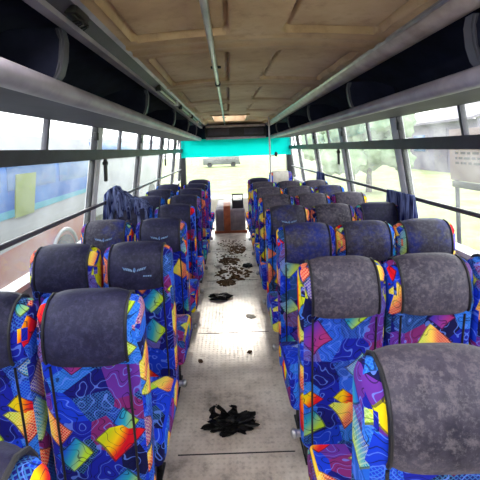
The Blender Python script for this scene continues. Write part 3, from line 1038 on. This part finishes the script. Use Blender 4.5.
# ------------------------------------------------------------------ front end
r = empty('engine_cover', (-0.01, 6.6, 0))
tag(r, 'grey upholstered engine cover at the front end of the aisle', 'engine cover')
MB().box(-0.27, 0.26, 0, 1.3, 0.0, 0.42, 0.04, 3).build('body', M['cover_box'], r)
MB().box(-0.29, 0.28, -0.012, 0.03, 0.0, 0.045, 0.006).build('kick_strip', M['brown'], r)
MB().box(-0.125, -0.005, -0.02, 0.9, 0.04, 0.48, 0.012).build('orange_strip', M['brown'], r)
r = empty('framed_box', (0.12, 6.66, 0.421))
tag(r, 'small black framed tray standing on the grey engine cover', 'tray')
m = MB()
for a in ((-0.10, -0.08, 0, 0.26), (0.08, 0.10, 0, 0.26), (-0.10, 0.10, 0.235, 0.26)):
    m.box(a[0], a[1], 0, 0.03, a[2], a[3], 0.004)
m.build('frame', M['black'], r)
MB().box(-0.082, 0.082, 0.0, 0.10, 0.0, 0.14, 0.006).build('box', M['black'], r)

r = empty('dashboard', (XC, 8.3, 0))
tag(r, 'pale cream dashboard under the windscreen', 'dashboard')
MB().prism_x([(0.0, 0.0), (0.0, 0.32), (0.05, 0.38), (0.40, 0.40), (0.40, 0.0)], -1.15, 1.15, 0.01).build('moulding', M['cream'], r)
MB().prism_x([(-0.03, 0.36), (0.05, 0.58), (0.16, 0.62), (0.20, 0.40), (0.05, 0.37)], 0.45, 1.05, 0.01).build('instrument_hood', M['black'], r)

# driver's seat
r = empty('driver_seat', (0.98, 7.2, 0))
tag(r, "driver's seat with pale headrest cover, ahead of the right seat block", 'seat')
MB().prism_x([(y, z + 0.02) for y, z in OUT], -0.22, 0.22, 0.03).uv_box().build('backrest', M['fabric'], r, angle=50)
MB().prism_x([(y - 0.0, z + 0.03) for y, z in offset_line(COVER_PATH, 0.012)] + [(y, z + 0.02) for y, z in COVER_PATH[::-1]], -0.15, 0.15, 0.002).build('headrest_cover', M['paper'], r, angle=60)
MB().box(-0.22, 0.22, 0.24, 0.70, 0.30, 0.42, 0.03).uv_box().build('cushion', M['fabric'], r)
MB().box(-0.15, 0.15, 0.30, 0.62, 0.0, 0.30, 0.01).build('pedestal', M['steel'], r)

# upright pole with its small mirror
r = empty('stanchion', (0.72, 6.62, 0))
tag(r, 'thin upright grey pole behind the driver, ahead of right seats', 'pole')
MB().tube([(0, 0, 0), (0, 0, 2.02)], 0.014, 10).build('pole', M['post'], r)
m = MB(); m.tube([(0, 0, 1.33), (0.09, 0.02, 1.345)], 0.007, 8)
m.ball((0.11, 0.02, 1.36), (0.03, 0.02, 0.045), 2)
m.build('grip', M['black'], r)
MB().tube([(0, 0, 0), (0, 0, 0.02)], 0.035, 12).build('base_flange', M['post'], r)

# ------------------------------------------------------------------ litter on the floor
def crumple(rx_, ry_, rz_, seed, sub=4, rough=0.5):
    b = bmesh.new()
    bmesh.ops.create_icosphere(b, subdivisions=sub, radius=1)
    off = Vector((seed * 3.1, seed * 1.7, 0.3))
    for v in b.verts:
        n = noise.noise(v.co * 1.6 + off) + 0.6 * noise.noise(v.co * 3.7 + off) + 0.35 * abs(noise.noise(v.co * 8 + off))
        k = 1 + rough * n
        p = v.co * k
        v.co = Vector((p.x * rx_, p.y * ry_, max(0.0, (p.z + 0.55) * rz_)))
    m = MB(); m.bm.free(); m.bm = b
    return m
r = empty('plastic_bag', (-0.03, 2.0, 0), 0.1)
tag(r, 'crumpled black plastic bag lying on the aisle floor', 'bag')
b = crumple(0.105, 0.062, 0.026, 4, 5, 0.85).build('bag_body', M['bag'], r, angle=25)
m = MB()
for (x, y, h, a) in ((-0.05, 0.03, 0.095, 0.3), (0.0, 0.05, 0.075, -0.2), (-0.09, 0.05, 0.08, 0.8)):
    vs = []
    for k in range(7):
        t = k / 6
        w = 0.030 * (1 - 0.75 * t) * (1 + 0.3 * math.sin(9 * t + a))
        cx = x + 0.03 * t * math.sin(a * 3 + 4 * t); cy = y + 0.015 * math.sin(5 * t + a)
        vs.append([m.bm.verts.new((cx + w * q, cy + 0.010 * math.sin(3 * q + 6 * t), 0.015 + h * t)) for q in (-1, -0.4, 0.3, 1)])
    for A, B in zip(vs, vs[1:]):
        for i in range(3):
            m.bm.faces.new((A[i], A[i + 1], B[i + 1], B[i]))
o = m.build('bag_handles', M['bag'], r); solidify(o, 0.002)

scraps = [(-0.14, 3.72, 0.10, 0.05, 0.03, 'bag', 'dark crumpled scrap on the aisle floor, ahead of the plastic bag'),
          (0.10, 2.72, 0.02, 0.015, 0.008, 'dirt', 'tiny brown crumb on the aisle floor by right seats'),
          (-0.25, 2.62, 0.018, 0.014, 0.01, 'dirt', 'tiny brown crumb on the aisle floor by left seats'),
          (0.14, 3.3, 0.04, 0.03, 0.008, 'paper', 'small pale paper scrap by the right seats'),
          (0.02, 4.3, 0.05, 0.04, 0.02, 'dirt', 'brown clod in the middle of aisle behind the litter heap'),
          (-0.18, 4.75, 0.06, 0.05, 0.02, 'paper', 'pale crumpled paper left of the litter heap'),
          (0.18, 4.7, 0.06, 0.05, 0.025, 'bag', 'black scrap right of the litter heap')]
for i, (x, y, a, b_, c, mt, lb) in enumerate(scraps):
    o = crumple(a, b_, c, 10 + i, 3, 0.6).build('litter_scrap', M[mt], angle=25)
    o.location = (x, y, 0.0); o.rotation_euler = (0, 0, i * 0.9)
    tag(o, lb, 'litter', 'scraps on the aisle floor')
# loose rubbish spread at the front of the aisle
m = MB()
for (px_, py_, a_, b_) in ((0.02, 4.45, 0.20, 0.22), (-0.05, 4.95, 0.13, 0.16), (0.08, 5.5, 0.12, 0.2), (-0.08, 4.15, 0.10, 0.09)):
    b = bmesh.new()
    for k in range(60):
        ang = random.uniform(0, 6.28); q = math.sqrt(random.random())
        sz = random.uniform(0.012, 0.03)
        c = bmesh.ops.create_icosphere(b, subdivisions=1, radius=1)['verts']
        for v in c:
            v.co = Vector((px_ + a_ * q * math.cos(ang) + v.co.x * sz, py_ + b_ * q * math.sin(ang) + v.co.y * sz * 1.3, max(0, v.co.z * 0.010 + 0.002)))
    m.merge(b)
for k in range(420):
    x = random.gauss(0.0, 0.13); y = random.uniform(4.2, 6.1)
    if abs(x) > 0.24: continue
    s = random.uniform(0.004, 0.017)
    b = bmesh.new(); bmesh.ops.create_icosphere(b, subdivisions=1, radius=1)
    for v in b.verts:
        v.co = Vector((v.co.x * s * random.uniform(.6, 1.3), v.co.y * s * random.uniform(.6, 1.3), max(0, v.co.z * s * .45 + s * .2)))
    m.merge(b, Matrix.Translation((x, y, 0)) @ Matrix.Rotation(random.uniform(0, 6), 4, 'Z'))
tag(m.build('litter_heap', M['dirt'], smooth=False), 'scattered brown rubbish and dirt at the front of the aisle', 'litter', kind='stuff')

# ------------------------------------------------------------------ outside
GZ = -0.95
mb = MB(); mb.box(-60, 60, -40, 120, GZ - 0.2, GZ)
struct(mb.build('ground', M['grass'], smooth=False))

# neighbouring coach on the left
def coach():
    root = empty('coach', (-3.1, 0, GZ))
    tag(root, 'blue and white coach with red flash, parked outside the left windows', 'bus')
    # side faces at local x = 0, body towards -x
    MB().prism_y([(0, 0.35), (0.0, 2.2), (-0.10, 2.75), (-0.35, 2.86), (-2.15, 2.86), (-2.4, 2.75), (-2.5, 2.2), (-2.5, 0.35)], -1.5, 8.6, 0.05).build('body', M['bus_white'], root)
    MB().prism_y([(0.006, 1.62), (0.008, 2.2), (-0.05, 2.52), (-0.07, 2.52), (-0.03, 2.2), (-0.03, 1.62)], -1.4, 8.4).build('blue_band', M['bus_blue'], root, smooth=False)
    for k in range(6):
        ya = -1.2 + 1.6 * k
        MB().prism_y([(0.014, 1.95), (0.014, 2.2), (-0.035, 2.46), (-0.06, 2.46), (0.0, 2.2), (0.0, 1.95)], ya, ya + 1.45, 0.004).build('window', M['bus_glass'], root)
    # swooping red flash low on the side
    prof_t, prof_b = [], []
    for k in range(24):
        t = k / 23
        y = -1.3 + 9.6 * t
        prof_t.append((y, 0.80 + 0.45 * t ** 0.8)); prof_b.append((y, 0.42 + 0.30 * t))
    MB().prism_x(prof_t + prof_b[::-1], 0.0, 0.010).build('red_flash', M['bus_red'], root, smooth=False)
    MB().prism_x([(5.35, 1.55), (5.85, 1.55), (5.95, 2.17), (5.4, 2.17)], 0.0, 0.03).build('lime_flash', M['bus_green'], root, smooth=False)
    MB().prism_x([(-1.4, 1.46), (8.4, 1.62), (8.4, 1.70), (-1.4, 1.62)], 0.0, 0.012).build('cyan_stripe', M['bus_cyan'], root, smooth=False)
    for y in (1.2, 6.9):
        w = MB()
        w.tube([(-0.30, y, 0.48), (0.03, y, 0.48)], 0.48, 24)
        wo = w.build('wheel', M['tyre'], root)
        MB().tube([(0.025, y, 0.48), (0.045, y, 0.48)], 0.26, 20).build('hub', M['bright_steel'], wo)
        MB().tube([(0.02, y + 0.58 * math.cos(a), 0.48 + 0.58 * math.sin(a)) for a in [math.pi * q / 16 for q in range(17)]], 0.035, 6).build('wheel_arch', M['bus_white'], root)
    return root
coach()

# white bus further ahead on the left
r = empty('parked_bus', (-4.6, 10.2, GZ), -0.12)
tag(r, 'pale bus with olive window parked further ahead on the left', 'bus')
MB().box(-2.4, 0, 0, 9, 0.35, 3.0, 0.12, 3).build('body', M['bus_white'], r)
MB().box(-0.02, 0.015, 0.3, 8.7, 2.25, 2.8, 0.01).build('window_band', M['bus_glass'], r)
MB().box(-0.02, 0.02, 1.3, 2.0, 0.9, 2.1, 0.01).build('door', M['leaf'], r)
for y in (1.0, 7.5):
    MB().tube([(-0.3, y, 0.48), (0.02, y, 0.48)], 0.48, 20).build('wheel', M['tyre'], r)

# grey van ahead of the windscreen
r = empty('van', (1.4, 52, GZ), math.pi / 2)
tag(r, 'grey van parked side-on far ahead, seen through the windscreen under cyan film', 'van')
MB().prism_x([(0, 0.35), (0, 2.05), (0.3, 2.25), (3.6, 2.25), (4.4, 1.3), (5.0, 1.2), (5.0, 0.35)], -0.95, 0.95, 0.08).build('body', M['van'], r)
MB().box(-0.75, 0.75, -0.02, 0.02, 1.3, 1.95, 0.01).build('rear_window', M['black'], r)
MB().box(-0.95, 0.95, -0.08, 0.06, 0.35, 0.55, 0.02).build('bumper', M['black'], r)
for sx in (-0.85, 0.85):
    for y in (0.9, 4.1):
        MB().tube([(sx - 0.1, y, 0.34), (sx + 0.1, y, 0.34)], 0.34, 18).build('wheel', M['tyre'], r)

# notice board outside the right windows
r = empty('notice_board', (3.25, 5.2, GZ))
tag(r, 'pinkish board of dark writing on posts, outside the nearest right window', 'notice board')
MB().box(-0.02, 0.02, -0.95, 0.30, 1.87, 2.60, 0.006).build('board', M['board'], r)
MB().box(-0.035, 0.03, -1.0, 0.24, 1.77, 1.86, 0.006).build('bottom_bar', M['black'], r)
w = MB()
rr = random.Random(5)
for line in range(5):
    z = 2.40 - 0.07 * line
    y = 0.16
    while y > -0.84:
        l = rr.uniform(0.04, 0.16)
        w.box(-0.024, -0.020, y - l, y, z - 0.016, z + 0.016)
        y -= l + rr.uniform(0.02, 0.05)
w.build('lettering', M['ink'], r, smooth=False)
for y in (-0.70, 0.24):
    MB().tube([(0.04, y, 0), (0.04, y, 2.4)], 0.03, 8).build('post', M['frame'], r)

# low shed and trees on the right
r = empty('shed', (21.5, 31, GZ))
tag(r, 'purple-grey shed with sheet roof beyond the right windows', 'shed')
r.scale = (1.8, 1.8, 1.8)
MB().box(-2.5, 2.5, -3, 3, 0, 2.2, 0.03).build('walls', M['shed'], r)
MB().prism_y([(-2.9, 2.15), (0, 3.1), (2.9, 2.15), (2.9, 2.25), (0, 3.22), (-2.9, 2.25)], -3.3, 3.3).build('roof', M['roof'], r, smooth=False)
MB().box(-2.53, -2.48, -1.0, 0.0, 0.0, 1.9, 0.01).build('door', M['roof'], r)
MB().box(-2.53, -2.48, 0.8, 1.9, 0.9, 1.7, 0.01).build('window', M['bus_glass'], r)

def tree(x, y, h, w, seed, label, name='tree'):
    root = empty(name, (x, y, GZ))
    tag(root, label, 'tree', 'trees outside the right windows')
    MB().tube([(0, 0, 0), (0.1, 0.05, h * 0.35), (0.0, 0.1, h * 0.7)], [0.16, 0.12, 0.06], 8).build('trunk', M['bark'], root)
    rnd = random.Random(seed)
    m = MB()
    for k in range(16):
        a = rnd.uniform(0, 6.28); q = w * math.sqrt(rnd.random())
        s = rnd.uniform(0.28, 0.5) * w
        b = bmesh.new(); bmesh.ops.create_icosphere(b, subdivisions=3, radius=1)
        off = Vector((k * 2.3, seed, 0))
        for v in b.verts:
            v.co = v.co * (1 + 0.45 * noise.noise(v.co * 2.2 + off) + 0.25 * noise.noise(v.co * 6 + off)) * s
        m.merge(b, Matrix.Translation((q * math.cos(a), q * math.sin(a), h * rnd.uniform(0.35, 0.95))))
    m.build('crown', M['leaf'], root, angle=80)
for i, (x, y, h, w, lb) in enumerate([
        (7.0, 19.0, 3.8, 1.7, 'pale green tree beyond the nearest right pillar'),
        (8.5, 26.0, 4.4, 2.0, 'pale green tree beyond the middle right windows'),
        (10.0, 37.0, 5.0, 2.6, 'pale green tree far ahead on the right'),
        (15.5, 48.0, 5.0, 2.4, 'pale green tree nearest the purple-grey shed')]):
    tree(x, y, h, w, i + 2, lb)
